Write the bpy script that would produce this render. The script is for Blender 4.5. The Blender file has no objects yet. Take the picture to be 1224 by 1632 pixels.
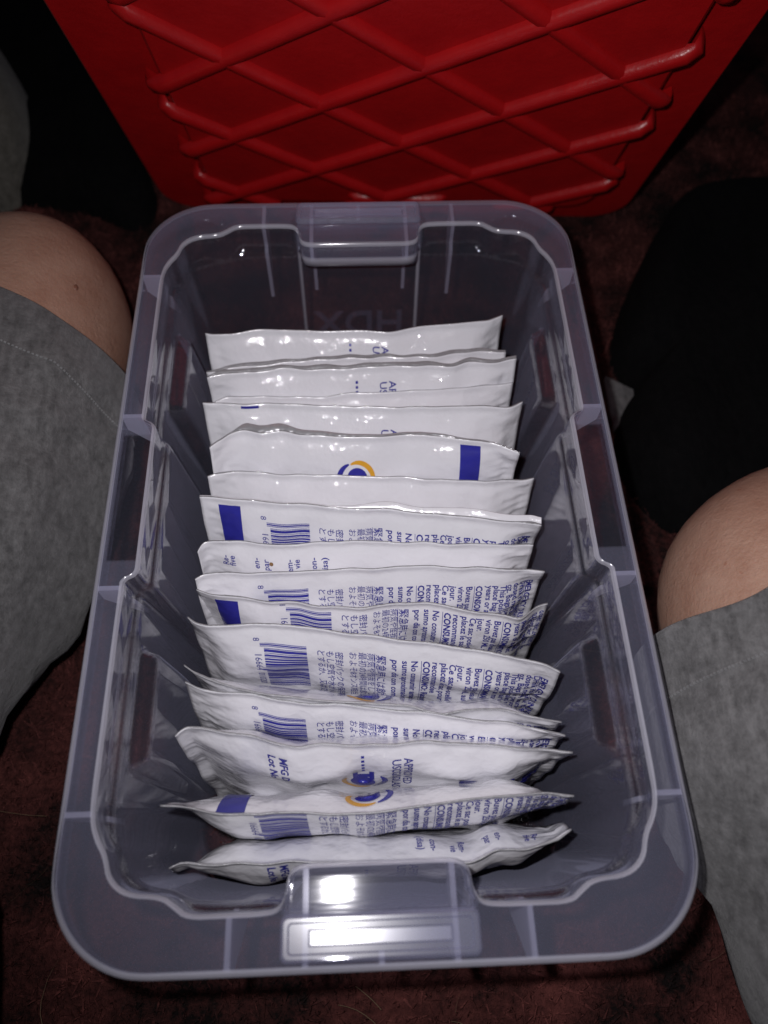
import bpy, math, random
import numpy as np
from mathutils import Matrix, Vector

# ------------------------------------------------------------------ camera, world, lamp
SC = bpy.context.scene
COL = SC.collection
S = 0.8                                   # layout unit -> metres
CAM = np.array([-0.00390565, 0.01890871, 0.52907728])
PITCH, YAW, ROLL = 1.08462753, -0.06578814, 0.03161478
FPX = 1226.0

def axes():
    cp, sp = math.cos(PITCH), math.sin(PITCH)
    fwd, up, rt = np.array([0, cp, -sp]), np.array([0, sp, cp]), np.array([1., 0, 0])
    cy, sy = math.cos(YAW), math.sin(YAW)
    Rz = np.array([[cy, -sy, 0], [sy, cy, 0], [0, 0, 1]])
    fwd, up, rt = Rz @ fwd, Rz @ up, Rz @ rt
    cr, sr = math.cos(ROLL), math.sin(ROLL)
    return cr * rt + sr * up, -sr * rt + cr * up, fwd
RT, UP, FWD = axes()

cam_data = bpy.data.cameras.new('camera')
cam = bpy.data.objects.new('camera', cam_data)
COL.objects.link(cam)
M = Matrix.Identity(4)
for i in range(3):
    M[i][0], M[i][1], M[i][2], M[i][3] = RT[i], UP[i], -FWD[i], CAM[i] * S
cam.matrix_world = M
cam_data.sensor_fit = 'VERTICAL'
cam_data.sensor_height = 36.0
cam_data.lens = FPX / 1632 * 36.0
cam_data.clip_start = 0.01
cam_data.clip_end = 50
cam_data.dof.use_dof = True
cam_data.dof.focus_distance = 0.43 * S
cam_data.dof.aperture_fstop = 6.5
SC.camera = cam

w = bpy.data.worlds.new('World')
SC.world = w
w.use_nodes = True
w.node_tree.nodes['Background'].inputs[0].default_value = (0.62, 0.60, 0.75, 1)
w.node_tree.nodes['Background'].inputs[1].default_value = 0.042

# the phone's flash LED, a few centimetres beside the lens
flash_d = bpy.data.lights.new('flash_lamp', 'SPOT')
flash_d.energy = 4.4
flash_d.color = (1.0, 0.97, 1.0)
flash_d.spot_size = math.radians(128)
flash_d.spot_blend = 0.9
flash_d.shadow_soft_size = 0.0045
flash = bpy.data.objects.new('flash_lamp', flash_d)
COL.objects.link(flash)
fl = CAM - RT * 0.030 + UP * 0.026
FM = M.copy()
for i in range(3):
    FM[i][3] = fl[i] * S
flash.matrix_world = FM @ Matrix.Rotation(math.radians(3), 4, 'X') @ Matrix.Rotation(math.radians(-14), 4, 'Y')

SC.view_settings.view_transform = 'Standard'
SC.view_settings.look = 'None'
SC.view_settings.exposure = 0.0
SC.view_settings.gamma = 1.0
SC.render.engine = 'CYCLES'
SC.cycles.use_denoising = True
SC.cycles.transparent_max_bounces = 40
SC.cycles.max_bounces = 10
SC.cycles.diffuse_bounces = 4
SC.cycles.glossy_bounces = 5
SC.cycles.sample_clamp_indirect = 4.0
SC.cycles.caustics_reflective = False
SC.cycles.caustics_refractive = False

rng = np.random.default_rng(7)
random.seed(7)

def at(px, py, z):
    """photo pixel -> point at height z (layout units)"""
    d = FWD + ((px - 612) / FPX) * RT - ((py - 816) / FPX) * UP
    return CAM + d * ((z - CAM[2]) / d[2])

# ------------------------------------------------------------------ helpers
def tag(o, label=None, cat=None, group=None, kind=None):
    if label: o['label'] = label
    if cat: o['category'] = cat
    if group: o['group'] = group
    if kind: o['kind'] = kind
    return o

def empty(name, loc):
    o = bpy.data.objects.new(name, None)
    o.empty_display_size = 0.02
    COL.objects.link(o)
    o.location = Vector(np.asarray(loc, float) * S)
    return o

def world_of(o):
    v = np.zeros(3)
    while o is not None:
        v += np.array(o.location)
        o = o.parent
    return v

def mk(name, verts, faces, mats, parent=None, smooth=True, midx=None, flat_angle=None):
    v = np.asarray(verts, float) * S
    if parent is not None:
        v = v - world_of(parent)
    me = bpy.data.meshes.new(name)
    me.from_pydata(v.tolist(), [], [tuple(int(i) for i in f) for f in faces])
    for m in (mats if isinstance(mats, (list, tuple)) else [mats]):
        me.materials.append(m)
    if smooth:
        me.polygons.foreach_set('use_smooth', [True] * len(me.polygons))
    if midx is not None:
        me.polygons.foreach_set('material_index', list(midx))
    me.update()
    o = bpy.data.objects.new(name, me)
    COL.objects.link(o)
    if parent is not None:
        o.parent = parent
    return o

class MB:
    def __init__(s): s.v, s.f, s.n = [], [], 0
    def add(s, v, f):
        v = np.asarray(v, float)
        s.v.append(v); s.f += [tuple(i + s.n for i in q) for q in f]; s.n += len(v)
    def prism(s, poly, axis_vec):
        poly = np.asarray(poly, float); n = len(poly)
        v = np.vstack([poly, poly + np.asarray(axis_vec)])
        f = [tuple(range(n))[::-1], tuple(range(n, 2 * n))]
        f += [(i, (i + 1) % n, n + (i + 1) % n, n + i) for i in range(n)]
        s.add(v, f)
    def build(s, name, m, parent=None, smooth=False):
        return mk(name, np.vstack(s.v), s.f, m, parent, smooth)

def grid_faces(nu, nv, wrap_u=False):
    f = []
    for i in range(nu if wrap_u else nu - 1):
        i2 = (i + 1) % nu
        for j in range(nv - 1):
            f.append((i * nv + j, i2 * nv + j, i2 * nv + j + 1, i * nv + j + 1))
    return f

def sstep(a, b, x):
    t = np.clip((np.asarray(x, float) - a) / (b - a), 0, 1)
    return t * t * (3 - 2 * t)

class Noise:
    """smooth sum-of-sines noise in 2-D / 3-D"""
    def __init__(s, seed, freq, n=9, dim=2):
        r = np.random.default_rng(seed)
        d = r.normal(size=(n, dim)); d /= np.linalg.norm(d, axis=1)[:, None]
        s.k = d * (freq * r.uniform(.5, 1.7, (n, 1))) * 2 * math.pi
        s.p = r.uniform(0, 6.28, n); s.a = r.uniform(.5, 1, n); s.a /= np.sqrt((s.a ** 2).sum() / 2) * 1.6
    def __call__(s, *c):
        x = np.stack(np.broadcast_arrays(*c), -1)
        return (np.sin(x @ s.k.T + s.p) * s.a).sum(-1)

# ------------------------------------------------------------------ materials
class NT:
    def __init__(s, name):
        s.m = bpy.data.materials.new(name); s.m.use_nodes = True
        s.t = s.m.node_tree; s.t.nodes.clear()
        s.out = s.t.nodes.new('ShaderNodeOutputMaterial')
    def n(s, typ, **kw):
        nd = s.t.nodes.new(typ)
        for k, v in kw.items():
            if k.startswith('i_'):
                key = k[2:]
                nd.inputs[int(key) if key.isdigit() else key].default_value = v
            else: setattr(nd, k, v)
        return nd
    def l(s, a, b): s.t.links.new(a, b)
    def math(s, op, a, b=None, c=None):
        nd = s.t.nodes.new('ShaderNodeMath'); nd.operation = op
        for k, x in enumerate((a, b, c)):
            if x is None: continue
            if isinstance(x, (int, float)): nd.inputs[k].default_value = x
            else: s.l(x, nd.inputs[k])
        return nd.outputs[0]
    def noise(s, scale, detail=3, rough=.5, coord=None):
        tc = s.t.nodes.get('TC') or s.n('ShaderNodeTexCoord', name='TC')
        nd = s.n('ShaderNodeTexNoise'); nd.inputs['Scale'].default_value = scale
        nd.inputs['Detail'].default_value = detail; nd.inputs['Roughness'].default_value = rough
        s.l(coord or tc.outputs['Object'], nd.inputs['Vector'])
        return nd
    def ramp(s, fac, stops):
        r = s.n('ShaderNodeValToRGB')
        while len(r.color_ramp.elements) < len(stops): r.color_ramp.elements.new(.5)
        for e, (p, c) in zip(r.color_ramp.elements, stops):
            e.position = p; e.color = (*c, 1) if len(c) == 3 else c
        s.l(fac, r.inputs[0]); return r.outputs[0]
    def bump(s, h, dist, strength=1.0, normal=None):
        b = s.n('ShaderNodeBump'); b.inputs['Distance'].default_value = dist
        b.inputs['Strength'].default_value = strength; s.l(h, b.inputs['Height'])
        if normal: s.l(normal, b.inputs['Normal'])
        return b.outputs[0]
    def principled(s, **kw):
        p = s.n('ShaderNodeBsdfPrincipled')
        for k, v in kw.items():
            k = k.replace('_', ' ')
            if hasattr(v, 'is_output'): s.l(v, p.inputs[k])
            else: p.inputs[k].default_value = v
        s.l(p.outputs[0], s.out.inputs[0]); return p

def clear_plastic(name, k, rough=.04, col=(.66, .68, .93), cmin=.035, streak=False, fp=3.2, cp=1.0, sheen=0.0):
    t = NT(name)
    g = t.n('ShaderNodeNewGeometry')
    d = t.n('ShaderNodeVectorMath', operation='DOT_PRODUCT')
    t.l(g.outputs['Normal'], d.inputs[0]); t.l(g.outputs['Incoming'], d.inputs[1])
    c = t.math('MAXIMUM', t.math('ABSOLUTE', d.outputs['Value']), cmin)
    # thin cloudy sheet: what it scatters grows with the path through it
    nz = t.noise(26, 4, .6)
    kk = t.math('MULTIPLY', t.math('MULTIPLY_ADD', nz.outputs[0], .5, .75), k)
    op = t.math('SUBTRACT', 1.0, t.math('EXPONENT', t.math('MULTIPLY', t.math('DIVIDE', kk, t.math('POWER', c, cp)), -1.0)))
    tr = t.n('ShaderNodeBsdfTransparent'); tr.inputs[0].default_value = (.96, .96, .985, 1)
    df = t.n('ShaderNodeBsdfDiffuse'); df.inputs[0].default_value = (*col, 1)
    tl = t.n('ShaderNodeBsdfTranslucent'); tl.inputs[0].default_value = (*col, 1)
    mx = t.n('ShaderNodeMixShader'); mx.inputs[0].default_value = .4
    t.l(df.outputs[0], mx.inputs[1]); t.l(tl.outputs[0], mx.inputs[2])
    if sheen:
        # a cloudy sheet scatters grazing light back instead of following Lambert
        shn = t.n('ShaderNodeBsdfSheen'); shn.inputs['Color'].default_value = (*col, 1); shn.inputs['Roughness'].default_value = .45
        mxs = t.n('ShaderNodeMixShader'); mxs.inputs[0].default_value = sheen
        t.l(mx.outputs[0], mxs.inputs[1]); t.l(shn.outputs[0], mxs.inputs[2]); mx = mxs
    b = t.n('ShaderNodeMixShader'); t.l(op, b.inputs[0]); t.l(tr.outputs[0], b.inputs[1]); t.l(mx.outputs[0], b.inputs[2])
    gl = t.n('ShaderNodeBsdfGlossy'); gl.inputs['Roughness'].default_value = rough
    wv = t.noise(16, 2, .4)
    fine = t.noise(420, 3, .7)
    hh = t.math('ADD', wv.outputs[0], t.math('MULTIPLY', fine.outputs[0], .008))
    nrm = t.bump(hh, .0010, .22)
    if streak:
        mp = t.n('ShaderNodeMapping'); mp.inputs['Scale'].default_value = (14, 120, 30)
        t.l(t.t.nodes['TC'].outputs['Object'], mp.inputs[0])
        sn = t.noise(1.0, 3, .55, mp.outputs[0])
        nrm = t.bump(sn.outputs[0], .0010, .14, nrm)
    t.l(nrm, gl.inputs['Normal'])
    fr = t.math('MULTIPLY_ADD', t.math('POWER', t.math('SUBTRACT', 1.0, c), fp), .88, .045)
    a = t.n('ShaderNodeMixShader'); t.l(fr, a.inputs[0]); t.l(b.outputs[0], a.inputs[1]); t.l(gl.outputs[0], a.inputs[2])
    t.l(a.outputs[0], t.out.inputs[0])
    return t.m

M_TUB = clear_plastic('cloudy_clear_plastic', .040, fp=2.2, cp=2.0, sheen=.45)
M_POCKET = clear_plastic('clear_pocket_plastic', .018)
M_RIM = clear_plastic('cloudy_rim_plastic', .070, .05, streak=True)
M_EDGE = clear_plastic('bright_edge_plastic', .42, .12, (.82, .82, .93))  # paler, denser haze paints in the bright look of sheet edges; no thicker there
M_RIB = clear_plastic('cloudy_plastic_rib', .36, .1, (.80, .80, .93))
M_LATCH = clear_plastic('cloudy_plastic_latch', .20, .20)
M_EMB = clear_plastic('cloudy_plastic_raised_letter', .055)

def film_mat():
    t = NT('white_foil_film')
    big = t.noise(55, 3, .55); mid = t.noise(170, 3, .6); mot = t.noise(14, 2, .5)
    h = t.math('ADD', big.outputs[0], t.math('MULTIPLY', mid.outputs[0], .22))
    rn = t.noise(34, 3, .5)
    rdg = t.math('MULTIPLY', t.math('ABSOLUTE', t.math('SUBTRACT', rn.outputs[0], .5)), -3.0)
    rdg = t.math('MAXIMUM', rdg, -.45)
    hc = t.math('ADD', h, t.math('MULTIPLY', rdg, .55))
    col = t.ramp(mot.outputs[0], [(.3, (.71, .705, .745)), (.7, (.765, .76, .795))])
    t.principled(Base_Color=col, Roughness=.2, Normal=t.bump(hc, .0020, .45), Specular_IOR_Level=.5,
                 Coat_Weight=.8, Coat_Roughness=.04, Coat_Normal=t.bump(hc, .0036, .9))
    return t.m
M_FILM = film_mat()
def foil_mat():
    t = NT('silver_foil_edge')
    a = t.noise(120, 3, .6)
    t.principled(Base_Color=(.30, .30, .315, 1), Metallic=.25, Roughness=.42, Normal=t.bump(a.outputs[0], .002, .6))
    return t.m
M_FOIL = foil_mat()
def silver_mat():
    t = NT('bare_silver_foil')
    a = t.noise(70, 3, .6)
    t.principled(Base_Color=(.44, .44, .46, 1), Metallic=.45, Roughness=.22, Normal=t.bump(a.outputs[0], .003, .6))
    return t.m
M_SILVER = silver_mat()
def ink(name, c):
    t = NT(name)
    a = t.noise(300, 2, .5)
    b = t.ramp(a.outputs[0], [(.2, tuple(x * .85 for x in c)), (.8, c)])
    t.principled(Base_Color=b, Roughness=.25, Specular_IOR_Level=.5)
    return t.m
M_BLUE = ink('blue_ink', (.030, .030, .30))
M_TEXT = ink('violet_blue_text_ink', (.032, .032, .27))
M_ORANGE = ink('orange_ink', (.72, .36, .03))
M_SPECK = ink('brown_speck', (.22, .12, .05))
def red_mat():
    t = NT('red_plastic')
    a = t.noise(60, 4, .6); b = t.noise(700, 2, .6); s = t.noise(9, 4, .7)
    c = t.ramp(a.outputs[0], [(.25, (.31, .004, .006)), (.8, (.38, .006, .007))])
    rg = t.math('MULTIPLY_ADD', s.outputs[0], .25, .22)
    t.principled(Base_Color=c, Roughness=rg, Normal=t.bump(t.math('ADD', a.outputs[0], t.math('MULTIPLY', b.outputs[0], .15)), .0012, .5),
                 Specular_IOR_Level=.45)
    return t.m
M_RED = red_mat()
def cloth(name, c0, c1, scale=260, bump=.0015, sheen=.2):
    t = NT(name)
    a = t.noise(scale, 4, .7); b = t.noise(22, 5, .65)
    tc = t.t.nodes['TC']
    mp = t.n('ShaderNodeMapping'); mp.inputs['Scale'].default_value = (1, .25, .5)
    mp.inputs['Rotation'].default_value = (.3, .2, .7)
    t.l(tc.outputs['Object'], mp.inputs[0])
    st = t.noise(scale * 1.1, 3, .6, mp.outputs[0])
    f = t.math('ADD', t.math('MULTIPLY', a.outputs[0], .4), t.math('ADD', t.math('MULTIPLY', st.outputs[0], .35), t.math('MULTIPLY', b.outputs[0], .25)))
    col = t.ramp(f, [(.36, c0), (.62, c1)])
    h = t.math('ADD', t.math('ADD', a.outputs[0], st.outputs[0]), t.math('MULTIPLY', b.outputs[0], 1.2))
    t.principled(Base_Color=col, Roughness=.95, Normal=t.bump(h, bump, .8), Sheen_Weight=sheen, Sheen_Roughness=.5, Specular_IOR_Level=.1)
    return t.m
M_GREY = cloth('grey_heather_fleece', (.060, .059, .060), (.160, .158, .160))
M_STITCH = cloth('pale_grey_thread', (.13, .13, .135), (.22, .22, .225))
M_BLACK = cloth('black_cloth', (.0015, .0015, .002), (.004, .0038, .0042), 180, sheen=0)
M_DUSK = cloth('dull_grey_fleece', (.075, .07, .06), (.17, .16, .14))
def skin_mat():
    t = NT('skin')
    a = t.noise(45, 5, .7); b = t.noise(420, 4, .7); fk = t.noise(210, 1, .3)
    base = t.ramp(a.outputs[0], [(.28, (.35, .188, .130)), (.72, (.46, .285, .210))])
    spots = t.ramp(fk.outputs[0], [(.74, (1, 1, 1)), (.80, (.86, .72, .66))])
    mx = t.n('ShaderNodeMix', data_type='RGBA', blend_type='MULTIPLY'); mx.inputs[0].default_value = 1
    t.l(base, mx.inputs[6]); t.l(spots, mx.inputs[7])
    t.principled(Base_Color=mx.outputs[2], Roughness=.55, Normal=t.bump(b.outputs[0], .0008, .8),
                 Subsurface_Weight=.12, Subsurface_Radius=(.01, .004, .002), Subsurface_Scale=.5)
    return t.m
M_SKIN = skin_mat()
M_MOLE = ink('brown_mole', (.24, .11, .075))
def carpet_mat(name, gain=1.0):
    t = NT(name)
    a = t.noise(17, 4, .65); b = t.noise(330, 3, .7)
    f = t.math('ADD', t.math('MULTIPLY', a.outputs[0], .7), t.math('MULTIPLY', b.outputs[0], .3))
    g = gain
    c = t.ramp(f, [(.41, (.009 * g, .0065 * g, .0065 * g)), (.52, (.058 * g, .019 * g, .0175 * g)), (.66, (.13 * g, .041 * g, .036 * g))])
    t.principled(Base_Color=c, Roughness=.95, Normal=t.bump(b.outputs[0], .004, .9), Specular_IOR_Level=.1)
    return t.m
M_CARPET = carpet_mat('dark_red_carpet')
M_FIBRE = carpet_mat('dark_red_carpet_yarn', 1.5)
M_LINT = ink('pale_lint', (.26, .19, .12))

# ------------------------------------------------------------------ the floor
fl_n = 60
gx = np.linspace(-1.8, 1.8, fl_n); gy = np.linspace(-1.6, 2.6, fl_n)
X, Y = np.meshgrid(gx, gy, indexing='ij')
mk('carpet_floor', np.stack([X, Y, np.zeros_like(X)], -1).reshape(-1, 3), grid_faces(fl_n, fl_n), M_CARPET)['kind'] = 'structure'

def fibres():
    n = 62000
    x = rng.uniform(-.62, .62, n); y = rng.uniform(-.16, .80, n)
    h = rng.uniform(.003, .0075, n); a = rng.uniform(0, 6.283, n); wd = rng.uniform(.0006, .0011, n)
    lx = rng.normal(0, .0032, n); ly = rng.normal(0, .0032, n)
    dx, dy = np.cos(a) * wd, np.sin(a) * wd
    z0 = np.full(n, -.0005)
    V = np.stack([np.stack([x - dx, y - dy, z0], -1), np.stack([x + dx, y + dy, z0], -1),
                  np.stack([x + lx * .6 + dx * .8, y + ly * .6 + dy * .8, h * .65], -1), np.stack([x + lx * .6 - dx * .8, y + ly * .6 - dy * .8, h * .65], -1),
                  np.stack([x + lx * 1.5, y + ly * 1.5, h], -1)], 1).reshape(-1, 3)
    F = []
    for i in range(n):
        b = i * 5
        F.append((b, b + 1, b + 2, b + 3)); F.append((b + 3, b + 2, b + 4))
    o = mk('carpet_pile', V, F, M_FIBRE, None, False)
    tag(o, 'short dark red carpet pile under and around the bin', 'carpet', kind='stuff')
    mb = MB()
    for i in range(46):
        p = np.array([rng.uniform(-.45, .4), rng.uniform(-.12, .18) if i < 50 else rng.uniform(.2, .6), rng.uniform(.006, .012)])
        if abs(p[0]) < .11 and p[1] > .02: continue
        ang = rng.uniform(0, 6.28); L = rng.uniform(.012, .035); k = rng.uniform(-60, 60); wd = .00013
        pts = []
        for t in np.linspace(0, 1, 7):
            pts.append(p.copy()); p = p + np.array([math.cos(ang), math.sin(ang), rng.normal(0, .25)]) * L / 6; ang += k * L / 6
            p[2] = max(p[2], .005)
        pts = np.array(pts); side = np.array([0, 0, wd * 2]); sx = np.array([wd, wd, 0])
        v = np.vstack([pts - sx, pts + sx, pts + side]); m = 7
        f = []
        for j in range(6):
            for q0, q1 in ((0, 1), (1, 2), (2, 0)):
                f.append((q0 * m + j, q1 * m + j, q1 * m + j + 1, q0 * m + j + 1))
        mb.add(v, f)
    tag(mb.build('carpet_lint', M_LINT), 'pale loose hairs and lint caught in the red carpet', 'lint', kind='stuff')
fibres()

# ------------------------------------------------------------------ the clear bin
BW, BL, ZR = .14, .4508, .165
YC = BL / 2
bin_root = empty('storage_bin', (0, YC, 0))
tag(bin_root, 'cloudy clear plastic storage bin with wide rim holding white pouches', 'storage bin')

def chaikin(P, n=2):
    P = np.asarray(P, float)
    for _ in range(n):
        Q = np.roll(P, -1, 0)
        P = np.stack([.75 * P + .25 * Q, .25 * P + .75 * Q], 1).reshape(-1, P.shape[1])
    return P
def full_ring(q):
    """quarter ring (near end centre -> right side centre) mirrored to a closed ring"""
    q = np.asarray(q, float)
    a = q                                             # near right
    b = np.stack([q[:, 0], 2 * YC - q[:, 1]], -1)[::-1]       # far right
    c = np.stack([-q[:, 0], 2 * YC - q[:, 1]], -1)            # far left
    d = np.stack([-q[:, 0], q[:, 1]], -1)[::-1]               # near left
    return np.vstack([a[:-1] if False else a, b[1:], c[1:], d[1:-1]])
sidey = [.075, .09, .105, .12, .135, .145, .155, .163, .171, .1765, .1795, .186, .192, .20, .21, YC]
Q_TOP = [(0, .0405), (.02, .0405), (.0335, .0405), (.0385, .0375), (.0392, .029), (.0425, .0236), (.05, .0225), (.066, .0225), (.0812, .0225), (.0862, .0265),
         (.092, .0305), (.107, .0315), (.1155, .038), (.118, .0475), (.1225, .054), (.1258, .0625)] + [(.1258 if y < .178 else .1190, y) for y in sidey]
Q_MID = [(0, .0215), (.02, .0215), (.0335, .0215), (.0400, .0216), (.0408, .0220), (.0414, .0268), (.05, .0272), (.066, .0268), (.0812, .0275), (.0872, .0295),
         (.093, .0325), (.1055, .0345), (.1135, .040), (.1165, .0485), (.1205, .056), (.1225, .0635)] + [(.1225 if y < .178 else .1155, y) for y in sidey]
Q_BOT = [(0, .040), (.02, .040), (.0335, .040), (.0400, .040), (.0408, .0402), (.0414, .0438), (.05, .044), (.064, .044), (.0765, .0442), (.083, .0445),
         (.088, .0455), (.096, .0485), (.1015, .053), (.1035, .0585), (.1055, .063), (.1065, .068)] + [(.1065 if y < .178 else .1015, y) for y in sidey]
NQ = len(Q_TOP)
def outer_quarter():
    # rounded rectangle, point count as the inner one
    r = .044
    pts = [(0, 0), (.02, 0), (.0335, 0), (.0385, 0), (.0415, 0), (.0455, 0), (.054, 0), (.066, 0), (.0815, 0)]
    m = NQ - len(pts) - len(sidey)
    for i in range(m):
        a = (i + .5) / m * math.pi / 2
        pts.append((BW - r + r * math.sin(a), r - r * math.cos(a)))
    return pts + [(BW, y) for y in sidey]
Q_OUT = outer_quarter()
R_TOP, R_MID, R_BOT, R_OUT = [chaikin(full_ring(q), 2) for q in (Q_TOP, Q_MID, Q_BOT, Q_OUT)]
# near and far edges of the rim bow a little
N = len(R_TOP)
def bays(P, z):
    """moulded bays of the long side walls: inward steps below a ledge"""
    P = P.copy()
    d = np.abs(P[:, 1] - YC)
    sx = np.sign(P[:, 0]); side = sstep(.092, .1, np.abs(P[:, 0]))
    low = float(sstep(ZR - .028, ZR - .034, z))
    inset2 = .0085 * low * sstep(.076, .080, d) * (1 - sstep(.132, .138, d))
    fall = 1 - .55 * float(sstep(.10, .02, z))
    P[:, 0] -= sx * side * inset2 * fall
    return P
levels = []   # (ring xy, z)
def lerp(a, b, t): return a + (b - a) * t
zz = ZR
skirt = np.where((np.abs(R_OUT[:, 0]) > .047) & (np.abs(R_OUT[:, 0]) < .098) & ((R_OUT[:, 1] < .01) | (R_OUT[:, 1] > BL - .01)), .020, .0145)
inward = (R_TOP - R_OUT)
ln = np.linalg.norm(inward, axis=1)[:, None]; inward = inward / ln
rings = []
def ring(P, z): rings.append(np.column_stack([P, np.full(N, z) if np.isscalar(z) else z]))
ring(R_OUT + inward * .0008, zz - skirt)
ring(R_OUT + inward * .0002, zz - .004)
ring(R_OUT + inward * .0006, zz - .0014)
ring(R_OUT + inward * .0024, zz)
ring(R_OUT + inward * .0046, zz - .0003)
ring(R_OUT + inward * .0070, zz - .0003)
ring(R_TOP - inward * .0048, zz - .0003)
ring(R_TOP - inward * .0013, zz - .0003)
ring(R_TOP - inward * .0004, zz - .0007)
i_flange = (4, 5)
ring(R_TOP, zz - .0022)
ring(R_TOP + inward * .0004, zz - .012)
ring(R_TOP + inward * .0008, zz - .0185)
ring(lerp(R_TOP, R_MID, .5), zz - .0198)
ring(R_MID - inward * .001, zz - .0205)
zs = [zz - .0225, zz - .027, zz - .0285, zz - .030, zz - .032, zz - .034, zz - .036, .115, .10, .085, .07, .05, .03, .016]
for z in zs:
    t = (zz - .02 - z) / (zz - .02 - .010)
    ring(bays(lerp(R_MID, R_BOT, t), z), z)
cen = np.array([0, YC])
def shrink(P, d):
    return P - (P - cen) / np.linalg.norm(P - cen, axis=1)[:, None] * d
ring(shrink(bays(R_BOT, .009), .001), .009)
ring(shrink(bays(R_BOT, .005), .005), .005)
ring(shrink(R_BOT, .010), .0035)
ring(cen + (R_BOT - cen) * .80, .0035)
ring(cen + (R_BOT - cen) * .76, .006)
ring(cen + (R_BOT - cen) * .35, .006)
V = np.vstack(rings)
F = []; MI = []
for r_ in range(len(rings) - 1):
    for i in range(N):
        j = (i + 1) % N
        if r_ in (4, 5, 6):      # clearer hollow pockets in both long flanges
            ym = .5 * (R_OUT[i, 1] + R_OUT[j, 1])
            if abs(ym - YC) < .039 and abs(R_OUT[i, 0]) > .13:
                F.append((r_ * N + i, r_ * N + j, (r_ + 1) * N + j, (r_ + 1) * N + i)); MI.append(3); continue
        if r_ in (11, 12) and max(abs(R_TOP[i, 0]), abs(R_TOP[j, 0])) < .0405 and min(R_TOP[i, 1], BL - R_TOP[i, 1]) > .0235: continue   # end tabs are open underneath
        a, b = r_ * N, (r_ + 1) * N
        F.append((a + i, a + j, b + j, b + i)); pan = r_ >= 13 and r_ < len(rings) - 5 and abs(abs(.5 * (R_MID[i, 0] + R_MID[j, 0])) - .0411) < .0006 and abs(R_MID[i, 1] - YC) > .15
        tab = max(abs(R_TOP[i, 0]), abs(R_TOP[j, 0])) < .0400 and abs(R_TOP[i, 1] - YC) > .15
        MI.append(2 if r_ in (1, 2, 7, 8) or pan or (tab and r_ == 10) else 1 if r_ < 9 or (tab and r_ < 12) else 3 if r_ >= len(rings) - 4 else 0)
last = (len(rings) - 1) * N
V = np.vstack([V, [[0, YC, .006]]])
for i in range(N): F.append((last + i, last + (i + 1) % N, len(V) - 1)); MI.append(3)
# the end wall behind each open tab goes on up to the flange
base = len(V); V = np.vstack([V, np.column_stack([R_MID, np.full(N, ZR - .0012)])])
for i in range(N):
    j = (i + 1) % N
    if max(abs(R_TOP[i, 0]), abs(R_TOP[j, 0])) < .0405 and min(R_TOP[i, 1], BL - R_TOP[i, 1]) > .0235:
        F.append((base + i, base + j, 13 * N + j, 13 * N + i)); MI.append(0)
tub = mk('tub', V, F, [M_TUB, M_RIM, M_EDGE, M_POCKET], bin_root, True, MI)
sol = tub.modifiers.new('wall_thickness', 'SOLIDIFY'); sol.thickness = .0014 * S; sol.offset = 0

def fin(name, poly, vec, mat=M_RIB):
    mb = MB(); mb.prism(poly, vec); return mb.build(name, mat, bin_root)
TH = .0024
# fins under the flanges of the long sides
for sx in (-1, 1):
    for d in (-.161, -.053, .053, .161):
        y = YC + d - TH / 2
        fin('gusset', [(sx * .1385, y, ZR - .002), (sx * .1385, y, ZR - .014), (sx * .1215, y, ZR - .036), (sx * .1245, y, ZR - .0215), (sx * .1268, y, ZR - .019), (sx * .1268, y, ZR - .002)], (0, TH, 0))
for far in (0, 1):
    g = (lambda y: BL - y) if far else (lambda y: y)
    for x in (-.0635, .0635):
        fin('gusset', [(x - TH / 2, g(.0015), ZR - .002), (x - TH / 2, g(.0015), ZR - .015), (x - TH / 2, g(.0262), ZR - .062), (x - TH / 2, g(.0250), ZR - .0215), (x - TH / 2, g(.0215), ZR - .019), (x - TH / 2, g(.0215), ZR - .002)], (TH, 0, 0))
    for x in (-.0315, .0315):
        fin('gusset', [(x - TH / 2, g(.0015), ZR - .002), (x - TH / 2, g(.0015), ZR - .013), (x - TH / 2, g(.0205), ZR - .062), (x - TH / 2, g(.0205), ZR - .0185), (x - TH / 2, g(.0395), ZR - .0165), (x - TH / 2, g(.0395), ZR - .002)], (TH, 0, 0))
    fin('gusset', [(-TH / 2, g(.0015), ZR - .002), (-TH / 2, g(.0015), ZR - .010), (-TH / 2, g(.007), ZR - .010), (-TH / 2, g(.007), ZR - .002)], (TH, 0, 0))

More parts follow.
